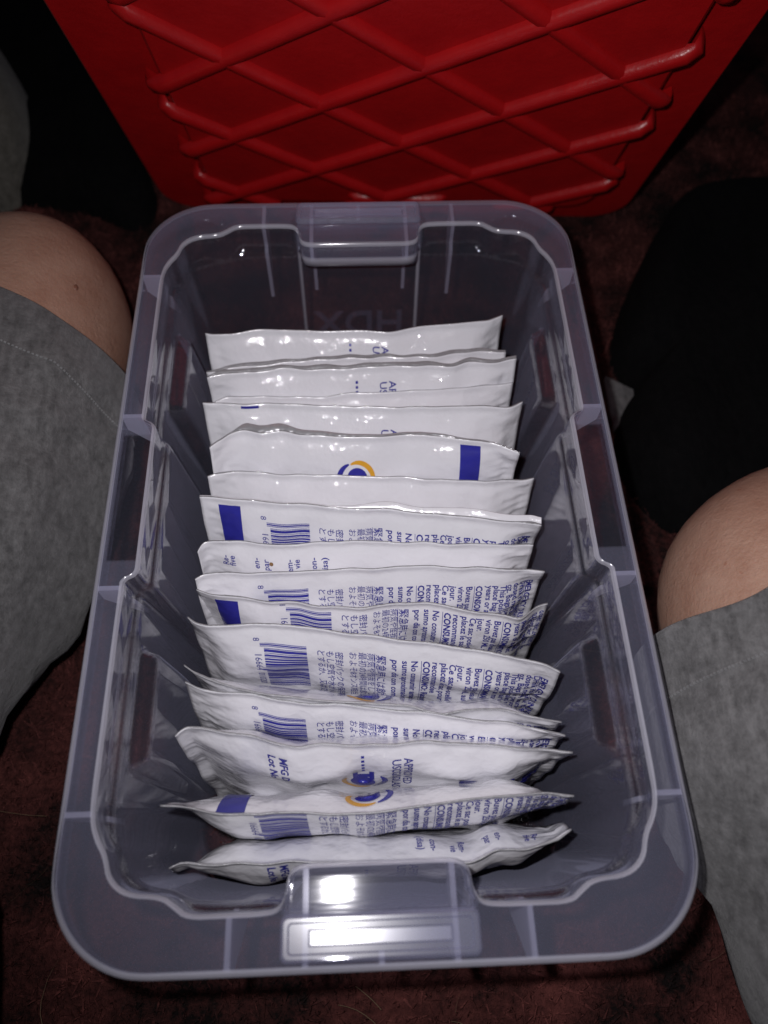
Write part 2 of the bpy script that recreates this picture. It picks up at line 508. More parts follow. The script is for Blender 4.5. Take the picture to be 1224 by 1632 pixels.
# latch catch: a raised frame with a sunk slot, one on each end tab
def rrect(x0, y0, x1, y1, r, z, n=5):
    out = []
    for cx, cy, a0 in ((x1 - r, y0 + r, -90), (x1 - r, y1 - r, 0), (x0 + r, y1 - r, 90), (x0 + r, y0 + r, 180)):
        for k in range(n + 1):
            a = math.radians(a0 + 90 * k / n); out.append((cx + r * math.cos(a), cy + r * math.sin(a), z))
    return np.array(out)
for far in (0, 1):
    yo = (lambda y: BL - y) if far else (lambda y: y)
    ya, yb = sorted((yo(.0035), yo(.0215)))
    loops = [rrect(-.0418, ya, .0418, yb, .003, ZR - .0002), rrect(-.0412, ya + .0006, .0412, yb - .0006, .0026, ZR + .0022),
             rrect(-.0402, ya + .0016, .0402, yb - .0016, .0022, ZR + .0030), rrect(-.0385, ya + .0030, .0385, yb - .0030, .0018, ZR + .0030),
             rrect(-.0380, ya + .0036, .0380, yb - .0036, .0014, ZR + .0018), rrect(-.0300, ya + .0058, .0300, yb - .0058, .0006, ZR + .0018),
             rrect(-.0296, ya + .0062, .0296, yb - .0062, .0005, ZR + .0006)]
    n = len(loops[0]); v = np.vstack(loops); f = []
    for k in range(len(loops) - 1):
        for i in range(n):
            j = (i + 1) % n; f.append((k * n + i, k * n + j, (k + 1) * n + j, (k + 1) * n + i))
    f.append(tuple(range((len(loops) - 1) * n, len(loops) * n)))
    lc = mk('latch_catch', v, f, M_LATCH, bin_root, False)
    fl_ = rrect(-.029, ya + .0066, .029, yb - .0066, .0004, ZR + .0010)
    fl_[:, 2] -= (fl_[:, 1] - .5 * (ya + yb)) * (-.034 if far else .034)  # slot floor tilted on purpose so it throws back the flash as a glint
    mk('latch_slot', np.vstack([fl_, fl_ + [0, 0, .0006]]), [tuple(range(n, 2 * n))] + [(i, (i + 1) % n, n + (i + 1) % n, n + i) for i in range(n)], M_LATCH, lc, False)

# ------------------------------------------------------------------ lettering
_tcache = {}
def text_mesh(body, bold=0.0, res=2):
    key = (body, bold)
    if key not in _tcache:
        cu = bpy.data.curves.new('lettering', 'FONT'); cu.body = body; cu.size = 1.0
        cu.resolution_u = res; cu.offset = bold
        ob = bpy.data.objects.new('lettering', cu); COL.objects.link(ob)
        dg = bpy.context.evaluated_depsgraph_get(); dg.update()
        me = ob.evaluated_get(dg).to_mesh()
        me.calc_loop_triangles()
        v = np.array([x.co[:2] for x in me.vertices]).reshape(-1, 2)
        t = np.array([x.vertices[:] for x in me.loop_triangles]).reshape(-1, 3)
        ob.evaluated_get(dg).to_mesh_clear()
        bpy.data.objects.remove(ob); bpy.data.curves.remove(cu)
        _tcache[key] = (v, t)
    return _tcache[key]

# raised maker's lettering on the outside of the far wall (mirrored from inside)
tv, tt = text_mesh('HDX', .012, 4)
tx = tv.copy(); tx[:, 0] -= tx[:, 0].mean()
tx *= .031
zc = .066
yw = BL - (.0215 + (.040 - .0215) * ((ZR - .02 - zc) / (ZR - .03))) + .0012
slope = (.040 - .0215) / (ZR - .03)
P0 = np.stack([-tx[:, 0] - .002, yw + tx[:, 1] * slope, zc + tx[:, 1]], -1)
nv = len(P0); nrm = np.array([0, .0012, 0])
# outline side walls
from collections import Counter
ed = Counter()
for a, b, c in tt:
    for e in ((a, b), (b, c), (c, a)): ed[tuple(sorted(e))] += 1
fc = [tuple(t) for t in tt] + [tuple(t + nv) for t in tt] + [(e[0], e[1], e[1] + nv, e[0] + nv) for e, k in ed.items() if k == 1]
mk('raised_lettering', np.vstack([P0, P0 + nrm]), fc, M_EMB, bin_root, False)

# ------------------------------------------------------------------ the pouches
LEN, HGT = .20, .122
NU, NV = 110, 60
vv = np.concatenate([np.linspace(0, .36, 34), np.linspace(.36, 1, NV - 33)[1:]])
uu = np.linspace(0, 1, NU)

def grid_sample(G, s, v):
    """bilinear sample of a (NU,NV,3) grid at metres s (0..LEN), v (0..HGT)"""
    fu = np.clip(s / LEN, 0, 1) * (NU - 1)
    fv = np.interp(np.clip(v / HGT, 0, 1), vv, np.arange(NV))
    i = np.clip(fu.astype(int), 0, NU - 2); j = np.clip(fv.astype(int), 0, NV - 2)
    a = (fu - i)[:, None]; b = (fv - j)[:, None]
    return (G[i, j] * (1 - a) * (1 - b) + G[i + 1, j] * a * (1 - b) + G[i, j + 1] * (1 - a) * b + G[i + 1, j + 1] * a * b)

class Print:
    def __init__(s): s.v, s.f, s.n = [], [], 0
    def add(s, v, f):
        s.v.append(np.asarray(v, float)); s.f.append(np.asarray(f) + s.n); s.n += len(v)
    def text(s, body, col, row, size, rot=False, bold=0.0, w=None):
        """text reading down the pouch: col = baseline s, row = first letter's distance from the top seal"""
        tv, tt = text_mesh(body, bold)
        if len(tv) == 0: return 0
        k = size if w is None else w / max(tv[:, 0].max(), 1e-6)
        x = tv[:, 0] * k; y = tv[:, 1] * size
        sv = np.stack([col + y, row + x], -1)
        s.add(sv if not rot else np.stack([LEN - sv[:, 0], HGT - sv[:, 1]], -1), tt)
        return x.max()
    def rect(s, s0, s1, v0, v1, rot=False, step=.0018):
        a = max(2, int(abs(s1 - s0) / step) + 2); b = max(2, int(abs(v1 - v0) / step) + 2)
        A, B = np.meshgrid(np.linspace(s0, s1, a), np.linspace(v0, v1, b), indexing='ij')
        sv = np.stack([A, B], -1).reshape(-1, 2)
        s.add(sv if not rot else np.stack([LEN - sv[:, 0], HGT - sv[:, 1]], -1), [t for q in grid_faces(a, b) for t in ((q[0], q[1], q[2]), (q[0], q[2], q[3]))])
    def arc(s, cx, cy, r0, r1, a0, a1, rot=False, n=22, m=3, taper=False):
        a = np.radians(np.linspace(a0, a1, n)); rr = np.linspace(0, 1, m)
        A, Rr = np.meshgrid(a, rr, indexing='ij')
        k = np.ones_like(A)
        if taper: k = np.sin(np.linspace(0.12, math.pi - .12, n))[:, None] ** .6 * np.ones_like(A)
        mid = .5 * (r0 + r1); Rm = mid + (Rr - .5) * (r1 - r0) * k
        sv = np.stack([cx + Rm * np.cos(A), cy + Rm * np.sin(A)], -1).reshape(-1, 2)
        s.add(sv if not rot else np.stack([LEN - sv[:, 0], HGT - sv[:, 1]], -1), [t for q in grid_faces(n, m) for t in ((q[0], q[1], q[2]), (q[0], q[2], q[3]))])

def put(P, G, Nn, name, mat, parent, off=.00028):
    if not P.v: return
    sv = np.vstack(P.v); f = np.vstack(P.f)
    keep = ((sv[:, 0] > .001) & (sv[:, 0] < LEN - .001) & (sv[:, 1] > .0008) & (sv[:, 1] < HGT * .62))
    f = f[keep[f].all(1)]
    if len(f) == 0: return
    used = np.unique(f); re = np.full(len(sv), -1); re[used] = np.arange(len(used))
    p = grid_sample(G, sv[used, 0], sv[used, 1]) + grid_sample(Nn, sv[used, 0], sv[used, 1]) * off
    mk(name, p, re[f], mat, parent, True)

JP = [(.0800, '密封パックの保存期'), (.0750, 'もし空気や水が入っ'), (.0700, 'とするか、又は交換'),
      (.1026, '緊急時には飲料に'), (.0976, '病気や怪我をして、'), (.0928, '最初の24時間は飲ま'), (.0877, 'およそ8オンス相当')]
ES = [(0.1277, 'CONSUMO: Racion con-', 1), (0.1212, 'No consumir antes (disa)', 0), (0.1162, 'sumo aproximado', 0), (0.1107, 'por dia con comida', 0)]
FR = [(0.1617, 'CONSOMMATION: suite, en-', 1), (0.1559, "Buvez pas d'eau minimum par", 0), (0.1512, 'viron 250 ML au repas', 0), (0.1465, 'jour.', 0),
      (0.1420, 'Ce sac posi-scelle. Rem-', 0), (0.1376, 'placez le sac pour la vie', 0), (0.1327, 'recommandee', 0)]
EN = [(0.1922, 'EMERGENCY DRINKING', 1), (0.1882, 'Drink no water for the first', 0), (0.1842, 'dosed next 24 hours or', 0), (0.1802, 'oz. Bags) per person. Re-', 0),
      (0.1762, 'This posi-sealed bag in five', 0), (0.1722, 'place bag if air leaks', 0), (0.1679, 'years or as marked', 0)]
RS = .0125          # first row below the top seal

def back_print(rot=False, shift=0.0, mark=False, row=RS):
    out = []; sh = shift
    if not rot:
        T = Print()
        for c, b in JP[:3]: T.text(b, c + sh, row, .0050, bold=.006)
        out.append(('storage_paragraph', T, M_TEXT)); T = Print()
        for k, (c, b) in enumerate(JP[3:]): T.text(b, c + sh, row - .001, .0060 if k == 0 else .0050, bold=.006 if k == 0 else 0)
        T.rect(.1013 + sh, .1016 + sh, row - .001, row + .055)
        out.append(('printed_paragraph', T, M_TEXT))
        for blk in (ES, FR, EN):
            T = Print()
            for c, b, h in blk:
                T.text(b, c + sh, row, .0053 if h else .0052, bold=.034 if h else .022)
            T.rect(blk[0][0] - .0011 + sh, blk[0][0] - .0008 + sh, row, row + .052)
            out.append(('printed_paragraph', T, M_TEXT))
        # bar code: bars lie along the pouch, digits beside them
        D = Print(); B = Print()
        D.text('8', .0352 + sh, row - .004, .0048)
        D.text('16664', .0352 + sh, row + .0055, .0055); D.text('01020', .0352 + sh, row + .0225, .0055)
        r = np.random.default_rng(11); v = row - .0005; g = 0
        while v < row + .038:
            wd = r.choice([.00035, .0007, .0011, .0016], p=[.4, .25, .2, .15]); gp = r.choice([.00035, .0006, .001], p=[.5, .3, .2])
            s0 = .0385 if (g < 3 or (v > row + .016 and v < row + .018)) else .0405
            B.rect(s0 + sh, .0640 + sh, v, v + wd); v += wd + gp; g += 1
        out += [('barcode_digits', D, M_TEXT), ('barcode', B, M_BLUE)]
    else:
        # upside down: only the ragged line ends come near this seal
        for blk in (ES, FR, EN):
            T = Print()
            for c, b, h in blk:
                e = b.split(' ')[-1]
                if not (e.endswith('-') or e in ('par', 'vie', 'five', '(disa)')): continue
                tv, _ = text_mesh(e, .014)
                T.text(e, c + sh, HGT - .0098 - tv[:, 0].max() * .0052, .0052, True, .014)
            out.append(('printed_paragraph', T, M_TEXT))
    C = Print()
    if mark: C.rect(.0105, .0235, .0045, .040)
    return out + [('print_mark', C, M_BLUE)]

def emblem(T, O, cs, row, rot=False, tower=True):
    if tower:
        for k in range(5): T.rect(cs - .0008, cs + .0008, row + k * .0030, row + k * .0030 + .0016, rot)
        v0 = row + .0145
        T.rect(cs - .0056, cs - .0030, v0, v0 + .0082, rot); T.rect(cs + .0030, cs + .0056, v0, v0 + .0082, rot)
        T.rect(cs - .0030, cs + .0030, v0 + .0026, v0 + .0058, rot)
    cy = row + .0265
    T.arc(cs - .0005, cy, 0, .0066, 0, 360, rot)
    T.arc(cs + .001, cy - .001, .0086, .0118, -40, 70, rot, taper=True)
    O.arc(cs - .001, cy, .0080, .0112, 62, 215, rot, taper=True)

def front_print(rot=False, mark=False, logo_row=.0095, text=True, mark_s=(.162, .175), big=True, es=.0955, text_row=.0105, mfg=True):
    out = []
    T, O, C = Print(), Print(), Print()
    if not rot:
        emblem(T, O, es, logo_row)
        A = Print(); A.text('APPROVED', .1165, text_row, .0066, bold=.012); A.text('USCG/SOLAS', .1105, text_row, .0066, bold=.012)
        out.append(('approval_lines', A, M_TEXT))
        if mfg:
            A = Print(); A.text('MFG DATE', .0530, text_row, .0058, bold=.03); A.text('Lot No', .0470, text_row, .0058, bold=.03)
            out.append(('date_lines', A, M_TEXT))
        for wd, c, r_, z_ in (('DRINKING', .1470, .0335, .0180), ('FRESH', .1660, .0330, .0140), ('CLEAR', .1835, .032, .0110)):
            A = Print(); A.text(wd, c, r_, z_, bold=.03); out.append(('title_word', A, M_BLUE))
    else:
        emblem(T, O, LEN - es, HGT - logo_row - .0385, True)
    if mark: C.rect(mark_s[0], mark_s[1], .0035, .045)
    return out + [('emblem', T, M_BLUE), ('emblem_swirl', O, M_ORANGE), ('print_mark', C, M_BLUE)]

GROUP = 'water pouches standing in the bin'
# photo outline of each top seal (left to right), height, bottom position, prints, label
POUCH = [
 (1, [(327,531),(333,533),(373,531),(405,526),(459,524.6),(508,528),(545,526.6),(621,528),(665,522),(707,516),(780,511),(801,502)], 0.331, 'F', None, .0095, {},
  'white pouch at the far end of the row, touching no pouch behind it'),
 (2, [(329,593),(349,591),(364,586),(432,580),(476,575),(540,571),(646,568),(682,569),(761,559),(806,561)], 0.312, None, None, .0070, dict(strip=(.0013, 0)),
  'thin sliver of white pouch squeezed right behind the wide dark foil edge'),
 (3, [(330,602),(359,594),(398,593),(445,587),(508,589),(589,584),(722,582),(746,577),(795,578),(823,571)], 0.294, 'F', None, .0085, dict(strip=(.0017, 0)),
  'white pouch with three small blue squares and a wide dark foil edge along its top'),
 (4, [(342,640),(361,632),(511,632),(560,627),(744,618),(817,609)], 0.270, None, None, .0070, {},
  'blank narrow strip of white pouch just behind the one with the brightest flash glare'),
 (5, [(323,642),(383,643),(471,644),(560,648),(663,649),(707,647),(815,648),(833,640)], 0.259, 'F5', None, .0092, dict(topmark=1),
  'white pouch with the brightest flash glare and a short blue dash at top left'),
 (6, [(334,714),(366,689),(387,685),(418,690),(449,687),(479,692),(562,697),(674,692),(723,698),(789,706),(828,722)], .240, 'Fr', None, .0095, dict(strip=(.0036, 1), z=.134),
  'white pouch with rolled silver foil lip and a blue square at right'),
 (7, [(331,759),(345,754),(383,750),(445,756),(562,758),(621,760),(772,767),(830,764),(851,761)], 0.217, None, None, .0085, {},
  'plain white pouch in front of the silver lipped one, its right corner poking up'),
 (8, [(318,791),(383,796),(442,801),(562,810),(621,812),(723,822),(805,830),(863,836)], 0.199, 'Bm', None, .0090, dict(strip=(.0034, 2)),
  'white pouch with blue square left of its barcode and white folded lip rising at right'),
 (9, [(315,878),(322,864),(335,860),(390,863),(445,870),(493,864),(562,862),(682,865),(805,868),(850,869)], 0.183, 'Br', None, .0090, dict(speck=1),
  'white pouch printed upside down with a brown speck near its left end'),
 (10, [(311,922),(325,913),(390,913),(480,911),(562,906),(682,902),(805,906),(868,910)], 0.166, 'B', None, .0080, {},
  'white pouch whose barcode is nearly hidden by the folded lip before it'),
 (11, [(313,938),(335,947),(390,953),(437,959),(476,960),(515,966),(574,969),(601,966),(633,960),(677,960),(736,970),(789,979),(830,986),(856,966),(873,961)], 0.165, 'Bm2', 'Frm', .0085, {},
  'white pouch with folded lip bearing a blue mark, its right end curled up'),
 (12, [(299,984),(309,993),(329,997),(402,994),(464,996),(525,1004),(560,1010),(648,1020),(736,1032),(810,1044),(872,1060),(893,1070)], 0.132, 'B', None, .0090, {},
  'white pouch with full barcode and broad plain top band slanting down to the right'),
 (13, [(293,1060),(309,1074),(333,1083),(382,1098),(431,1106),(480,1113),(554,1120),(657,1124),(707,1138),(766,1132),(800,1130),(854,1140),(895,1151)], 0.130, 'B', 'Fr13', .0085, {},
  'forward leaning pouch with a sliver of orange swirl above its seal'),
 (14, [(295,1088),(316,1096),(358,1102),(407,1108),(480,1120),(560,1124),(677,1136),(766,1147),(854,1159),(901,1172)], 0.100, 'B', None, .0085, {},
  'white barcoded pouch directly behind the pouch that reads MFG and Lot No'),
 (15, [(279,1172),(294,1158),(346,1165),(407,1173),(444,1184),(476,1192),(505,1188),(554,1187),(606,1185),(684,1183),(777,1186),(870,1195),(913,1199)], 0.089, 'F15', None, .0100, {},
  'white pouch showing a tower emblem and the letters MFG and Lot No'),
 (16, [(255,1284),(290,1288),(324,1292),(365,1297),(412,1299),(435,1295),(505,1297),(591,1296),(637,1290),(715,1278),(793,1269),(870,1263),(915,1269)], 0.078, 'B16', 'Fr16', .0100, {},
  'second pouch from the near end, with a blue block on its pointed left end'),
 (17, [(269,1386),(289,1375),(354,1378),(403,1378),(459,1374),(600,1374),(752,1375),(790,1356),(839,1353),(890,1341),(911,1322)], 0.060, 'F17', 'Br17', .0095, {},
  'pouch nearest the latch tab, lying forward with its near face mostly hidden'),
]

def build_pouch(idx, line, yb, near, far, th, opt, label):
    r = np.random.default_rng(100 + idx)
    line = np.array(line, float)
    # height of the seal: the one at which this outline is a pouch long
    zs_ = np.linspace(.10, .15, 60)
    ls = [np.linalg.norm(at(*line[0], z) - at(*line[-1], z)) for z in zs_]
    z0 = float(np.clip(zs_[np.argmin(np.abs(np.array(ls) - LEN))], .122, .138))
    z0 = opt.get('z', z0)
    W_ = np.array([at(a, b, z0) for a, b in line])
    d = np.concatenate([[0], np.cumsum(np.linalg.norm(np.diff(W_[:, :2], axis=0), axis=1))]); d /= d[-1]
    top = np.stack([np.interp(uu, d, W_[:, k]) for k in range(3)], -1)
    for _ in range(2):
        top[1:-1] = .25 * top[:-2] + .5 * top[1:-1] + .25 * top[2:]
    ripple = Noise(idx * 7 + 1, 28, 6, 1)
    top[:, 1] += .0005 * ripple(uu * LEN)
    xm = .5 * (top[0, 0] + top[-1, 0]); tilt = (top[-1, 1] - top[0, 1]) * .35
    span = top[-1, 0] - top[0, 0]
    bot = np.stack([xm * .6 + (uu - .5) * min(span, .196), yb + (uu - .5) * tilt, np.full(NU, .0085)], -1)
    C = top[:, None] * (1 - vv[None, :, None]) + bot[:, None] * vv[None, :, None]
    s = (uu * LEN)[:, None] * np.ones((1, NV)); v = (vv * HGT)[None, :] * np.ones((NU, 1))
    dn = bot - top; dn /= np.linalg.norm(dn, axis=1)[:, None]
    ex = np.array([1., 0, 0])
    nr = np.cross(dn, ex); nr /= np.linalg.norm(nr, axis=1)[:, None]         # towards the viewer (-y)
    if nr[NU // 2, 1] > 0: nr = -nr
    se = np.minimum(s, LEN - s)
    eu = np.clip((se - .0080) / .027, 0, 1); et = np.clip((v - .0045) / .027, 0, 1); eb = np.clip((HGT - v - .006) / .034, 0, 1)
    f = np.sin(eu * math.pi / 2) ** .8 * np.sin(et * math.pi / 2) ** .85 * np.sin(eb * math.pi / 2) ** .6
    low = 1 + .18 * sstep(.3, .8, v / HGT)
    n1, n2, n3 = Noise(idx * 7 + 2, 22, 8), Noise(idx * 7 + 3, 60, 9), Noise(idx * 7 + 4, 22, 8)
    def crease(side):
        nn = Noise(idx * 13 + side, 62, 8, 1)
        end = np.exp(-np.maximum(se - .006, 0) / .011) * sstep(0, .006, se)
        a = np.where(s > LEN / 2, .0009, .00045) * (nn(v + .25 * se + (s > LEN / 2) * .37) + .5 * nn(2.3 * v - .6 * se)) * end
        nt = Noise(idx * 17 + side, 34, 7, 1)
        a += .0003 * nt(s + .12 * v) * np.exp(-np.maximum(v - .006, 0) / .014) * sstep(.003, .009, v)
        rid = np.abs(Noise(idx * 19 + side, 30, 6)(s, v * .5))
        a += -.0004 * (1 - sstep(0, .25, rid)) * np.exp(-se / .05) * sstep(.002, .01, se)
        return a
    midw = (.0010 * n1(s, v) * sstep(.0, .03, v))                           # the whole pouch sways
    end_bend = opt.get('ear', r.uniform(-.004, .004)) * sstep(.022, 0, se) * np.where(s < LEN / 2, 1, -1) * sstep(0, .02, v)
    hn = th * f * low * (1 + .08 * n2(s * .5, v * .5)) + crease(1) * 1.0 + .00045 * (1 - .6 * f)
    hf = th * f * low * (1 + .08 * n3(s, v)) + crease(2) + .00045 * (1 - .6 * f)
    hn = np.maximum(hn, .00035); hf = np.maximum(hf, .00035)
    C = C + nr[:, None] * (midw + end_bend)[..., None]
    Gn = C + nr[:, None] * hn[..., None]; Gf = C - nr[:, None] * hf[..., None]
    def normals(G, sgn):
        a = np.gradient(G, axis=0); b = np.gradient(G, axis=1)
        n = np.cross(a, b); n /= np.linalg.norm(n, axis=2)[..., None] + 1e-12
        ref = nr[:, None] * sgn
        return n * np.sign((n * ref).sum(-1))[..., None]
    Nn, Nf = normals(Gn, 1), normals(Gf, -1)
    loc = np.array([xm, yb, .0085])
    root = empty('water_pouch', loc)
    tag(root, label, 'water pouch', GROUP)
    V = np.vstack([Gn.reshape(-1, 3), Gf.reshape(-1, 3)])
    q = grid_faces(NU, NV); o = NU * NV
    F = [t for t in q] + [tuple(i + o for i in t[::-1]) for t in q]; mi = [0] * len(F)
    for i in range(NU - 1):
        F.append((i * NV, o + i * NV, o + (i + 1) * NV, (i + 1) * NV)); mi.append(1)
        F.append((i * NV + NV - 1, (i + 1) * NV + NV - 1, o + (i + 1) * NV + NV - 1, o + i * NV + NV - 1)); mi.append(1)
    for i in (0, NU - 1):
        for j in range(NV - 1):
            a, b = i * NV + j, i * NV + j + 1
            F.append((a, b, o + b, o + a) if i == 0 else (a, o + a, o + b, b)); mi.append(1)
    mk('film_bag', V, F, [M_FILM, M_FOIL], root, True, mi)
    if opt.get('strip'):
        # the bare foil of the far sheet standing above the near sheet
        wd, shiny = opt['strip']
        wn = Noise(idx * 31, 18, 7, 1)(uu * LEN)
        wu = wd * np.clip(1 + (.14 if shiny else .3) * wn, .35, 2)
        if shiny == 2: wu = wu * sstep(.35, .62, uu) + .0001
        elif shiny: wu = wu * (sstep(.08, .14, uu) * (1 - .75 * sstep(.22, .50, uu)) * (1 - sstep(.75, .85, uu))) + .0001
        else: wu = wu * sstep(0, .05, uu) * (1 - .4 * sstep(.9, 1, uu)) + .0001
        e0 = Gf[:, 0] - nr * .0001
        e1 = e0 - dn * wu[:, None] * .75 - nr * wu[:, None] * .75
        e2 = e1 - nr * .0004
        sv = np.stack([e0, e1, e2, e0 - nr * .0004], 1).reshape(-1, 3)
        mk('folded_lip' if shiny == 2 else 'foil_strip', sv, grid_faces(NU, 4), (M_FOIL, M_SILVER, M_FILM)[shiny], root, True)
    prints = {'B': lambda: back_print(), 'Bm': lambda: back_print(mark=True), 'Br': lambda: back_print(True),
              'Bm2': lambda: back_print(shift=.012, mark=True, row=.006), 'B16': lambda: back_print(shift=.006, row=.004),
              'F': lambda: front_print(logo_row=.0080, text_row=.0090, mfg=False), 'F5': lambda: front_print(logo_row=.030, text_row=.0125, mfg=False), 'Fr': lambda: front_print(True, True, .0120), 'F15': lambda: front_print(logo_row=.0085),
              'F17': lambda: front_print(text_row=.006, logo_row=.010),
              'Frm': lambda: front_print(True, True, .004, mark_s=(.155, .168)), 'Fr13': lambda: front_print(True, False, .006, es=.1),
              'Fr16': lambda: front_print(True, True, .0065, mark_s=(.160, .174), es=.1), 'Br17': lambda: back_print(True)}
    for key, G, Nm in ((near, Gn, Nn), (far, Gf[::-1], Nf[::-1])):
        if key is None: continue
        for nm, P, mt in prints[key](): put(P, G, Nm, nm, mt, root)
    if opt.get('topmark'):
        P = Print(); P.rect(.0235, .0345, .001, .0027); put(P, Gn, Nn, 'print_mark', M_BLUE, root)
    if opt.get('speck'):
        P = Print(); P.arc(.0455, .0125, 0, .0012, 0, 360); put(P, Gn, Nn, 'speck', M_SPECK, root)
    return root
for p_ in POUCH: build_pouch(*p_)

# ------------------------------------------------------------------ red lid behind the bin
LB = np.array([.03, .624, .004]); lex = np.array([.419, -.022, 0]); lex /= np.linalg.norm(lex)
lhd = np.array([lex[1], -lex[0], 0]); la = math.radians(25)
ley = math.cos(la) * np.array([0, 0, 1]) + math.sin(la) * lhd; lnn = np.cross(lex, ley)
def lp(x, y, h): return LB + lex * x + ley * y + lnn * h
lid = empty('tote_lid', LB)
tag(lid, 'red plastic lid with raised diamond ribs, upright on the carpet behind the bin', 'lid')
LX0, LX1, LY1 = -.212, .226, .62
def lid_loft(loops, name, closed_top=True):
    v = np.vstack([np.array([lp(*p) for p in L]) for L in loops]); n = len(loops[0]); f = []
    for k in range(len(loops) - 1):
        for i in range(n):
            j = (i + 1) % n; f.append((k * n + i, k * n + j, (k + 1) * n + j, (k + 1) * n + i))
    if closed_top: f.append(tuple(range((len(loops) - 1) * n, len(loops) * n)))
    f.append(tuple(range(n))[::-1])
    return mk(name, v, f, M_RED, lid, False)
def rr(x0, y0, x1, y1, r, h): return rrect(x0, y0, x1, y1, r, h, 8)
flg = lid_loft([rr(LX0 + .002, .002, LX1 - .002, LY1, .036, -.012), rr(LX0, 0, LX1, LY1 + .002, .038, -.010), rr(LX0, 0, LX1, LY1 + .002, .038, -.002), rr(LX0 + .002, .002, LX1 - .002, LY1, .036, 0)], 'rim_flange')
PX0, PX1, PY0, PY1, PH = -.156, .184, .048, .58, .013
lid_loft([rr(PX0 - .004, PY0 - .004, PX1 + .004, PY1 + .004, .028, .0002), rr(PX0, PY0, PX1, PY1, .026, PH - .003), rr(PX0 + .003, PY0 + .003, PX1 - .003, PY1 - .003, .024, PH)], 'raised_panel')
# ribs: two families of a diamond lattice, each rib a rounded bar that runs over the panel edge
d1 = np.array([.0585, -.0485]); d2 = np.array([.0705, .0445]); o0 = np.array([-.049, .205])
def clip(o, d):
    t0, t1 = -50, 50
    for k, (a, b) in enumerate(((PX0 - .003, PX1 + .003), (PY0 - .003, PY1 + .003))):
        ta, tb = (a - o[k]) / d[k], (b - o[k]) / d[k]
        t0, t1 = max(t0, min(ta, tb)), min(t1, max(ta, tb))
    return (t0, t1) if t1 - t0 > .25 else None
def rib(p0, p1, wid=.0075, hgt=.0075, over=.003):
    d = p1 - p0; L = np.linalg.norm(d); d = d / L; sd = np.array([-d[1], d[0]])
    prof = [(-1, -.25), (-.92, .45), (-.6, .85), (0, 1), (.6, .85), (.92, .45), (1, -.25)]
    st = [(-over - .004, -1.7, .75), (-over - .003, -.6, .9), (-over, .35, 1), (over, .95, 1), (.012, 1, 1)]
    st = st + [(L - a, b, c) for a, b, c in st[::-1]]
    v = []; m = len(prof)
    for a, b, c in st:
        for x, h in prof:
            q = p0 + d * a + sd * x * wid * c
            v.append(lp(q[0], q[1], max(PH + (h * hgt if b > 0 else h * hgt + b * hgt) * (1 if b > .9 else max(b, .5) if b > 0 else 1), .0006)))
    f = [(i * m + j, (i + 1) * m + j, (i + 1) * m + j + 1, i * m + j + 1) for i in range(len(st) - 1) for j in range(m - 1)]
    f += [tuple(range(m)), tuple(range((len(st) - 1) * m, len(st) * m))[::-1]]
    mk('rib', np.array(v), f, M_RED, lid, True)
for k in range(-6, 8):
    c = clip(o0 + d2 * k, d1)
    if c: rib(o0 + d2 * k + d1 * c[0], o0 + d2 * k + d1 * c[1], .0062, .0060)
for k in range(-8, 8):
    c = clip(o0 + d1 * k, d2)
    if c: rib(o0 + d1 * k + d2 * c[0], o0 + d1 * k + d2 * c[1], .0066, .0066)
rib(np.array([-.031, .062]), np.array([.048, .062]), .0055, .006, .001)

# ------------------------------------------------------------------ cloth heaps in the dark
def mound(name, pts, z_top, mat, label, cat, seed, nr_=26):
    P = np.array([at(a, b, z)[:2] for a, b, z in pts]); c = P.mean(0)
    P = chaikin(P, 2); n = len(P); nz_ = Noise(seed, 7, 8)
    v = []
    for k in range(nr_):
        t = k / (nr_ - 1)
        q = c + (P - c) * (1 - t)
        h = z_top * np.sqrt(np.clip(1 - (1 - min(t * 2.2, 1)) ** 2, 0, 1)) * (1 + .22 * nz_(q[:, 0], q[:, 1])) + .001
        v.append(np.column_stack([q, h]))
    v = np.vstack(v); f = []
    for k in range(nr_ - 1):
        for i in range(n):
            j = (i + 1) % n; f.append((k * n + i, k * n + j, (k + 1) * n + j, (k + 1) * n + i))
    return tag(mk(name, v, f, mat), label, cat)
mound('black_cloth', [(1300,255,.03),(1170,268,.03),(1100,295,.02),(1058,345,.01),(1025,410,.0),(980,510,0),(964,590,0),(1012,640,0),(972,680,0),(985,780,0),(1090,880,0),(1320,900,0),(1480,700,0),(1480,400,0)],
      .055, M_BLACK, 'black cloth heaped on the carpet beside the right of the bin', 'cloth', 41)
mound('black_cloth', [(-60,-120,0),(60,-150,0),(80,0,0),(150,130,0),(215,235,0),(262,330,0),(225,380,0),(150,345,0),(60,330,0),(-60,330,0),(-160,150,0)],
      .04, M_BLACK, 'black cloth lying in the dark behind the left knee', 'cloth', 42)
mound('fleece_blanket', [(-120,40,.05),(-10,60,.05),(38,120,.05),(50,180,.05),(44,240,.04),(20,290,.03),(-30,320,.02),(-160,330,0),(-220,180,0)],
      .10, M_DUSK, 'dull grey fleece edge at the far left beside the black cloth', 'blanket', 43)

tri = np.array([at(962, 606, .004), at(1022, 636, .004), at(998, 664, .004), at(978, 690, .004)])
tg = np.vstack([tri, tri + [0, 0, .006]])
tag(mk('cloth_scrap', tg, [(4, 5, 6, 7), (0, 1, 5, 4), (1, 2, 6, 5), (2, 3, 7, 6), (3, 0, 4, 7)], M_GREY, None, False), 'small grey cloth corner poking out between bin and black cloth', 'cloth scrap')

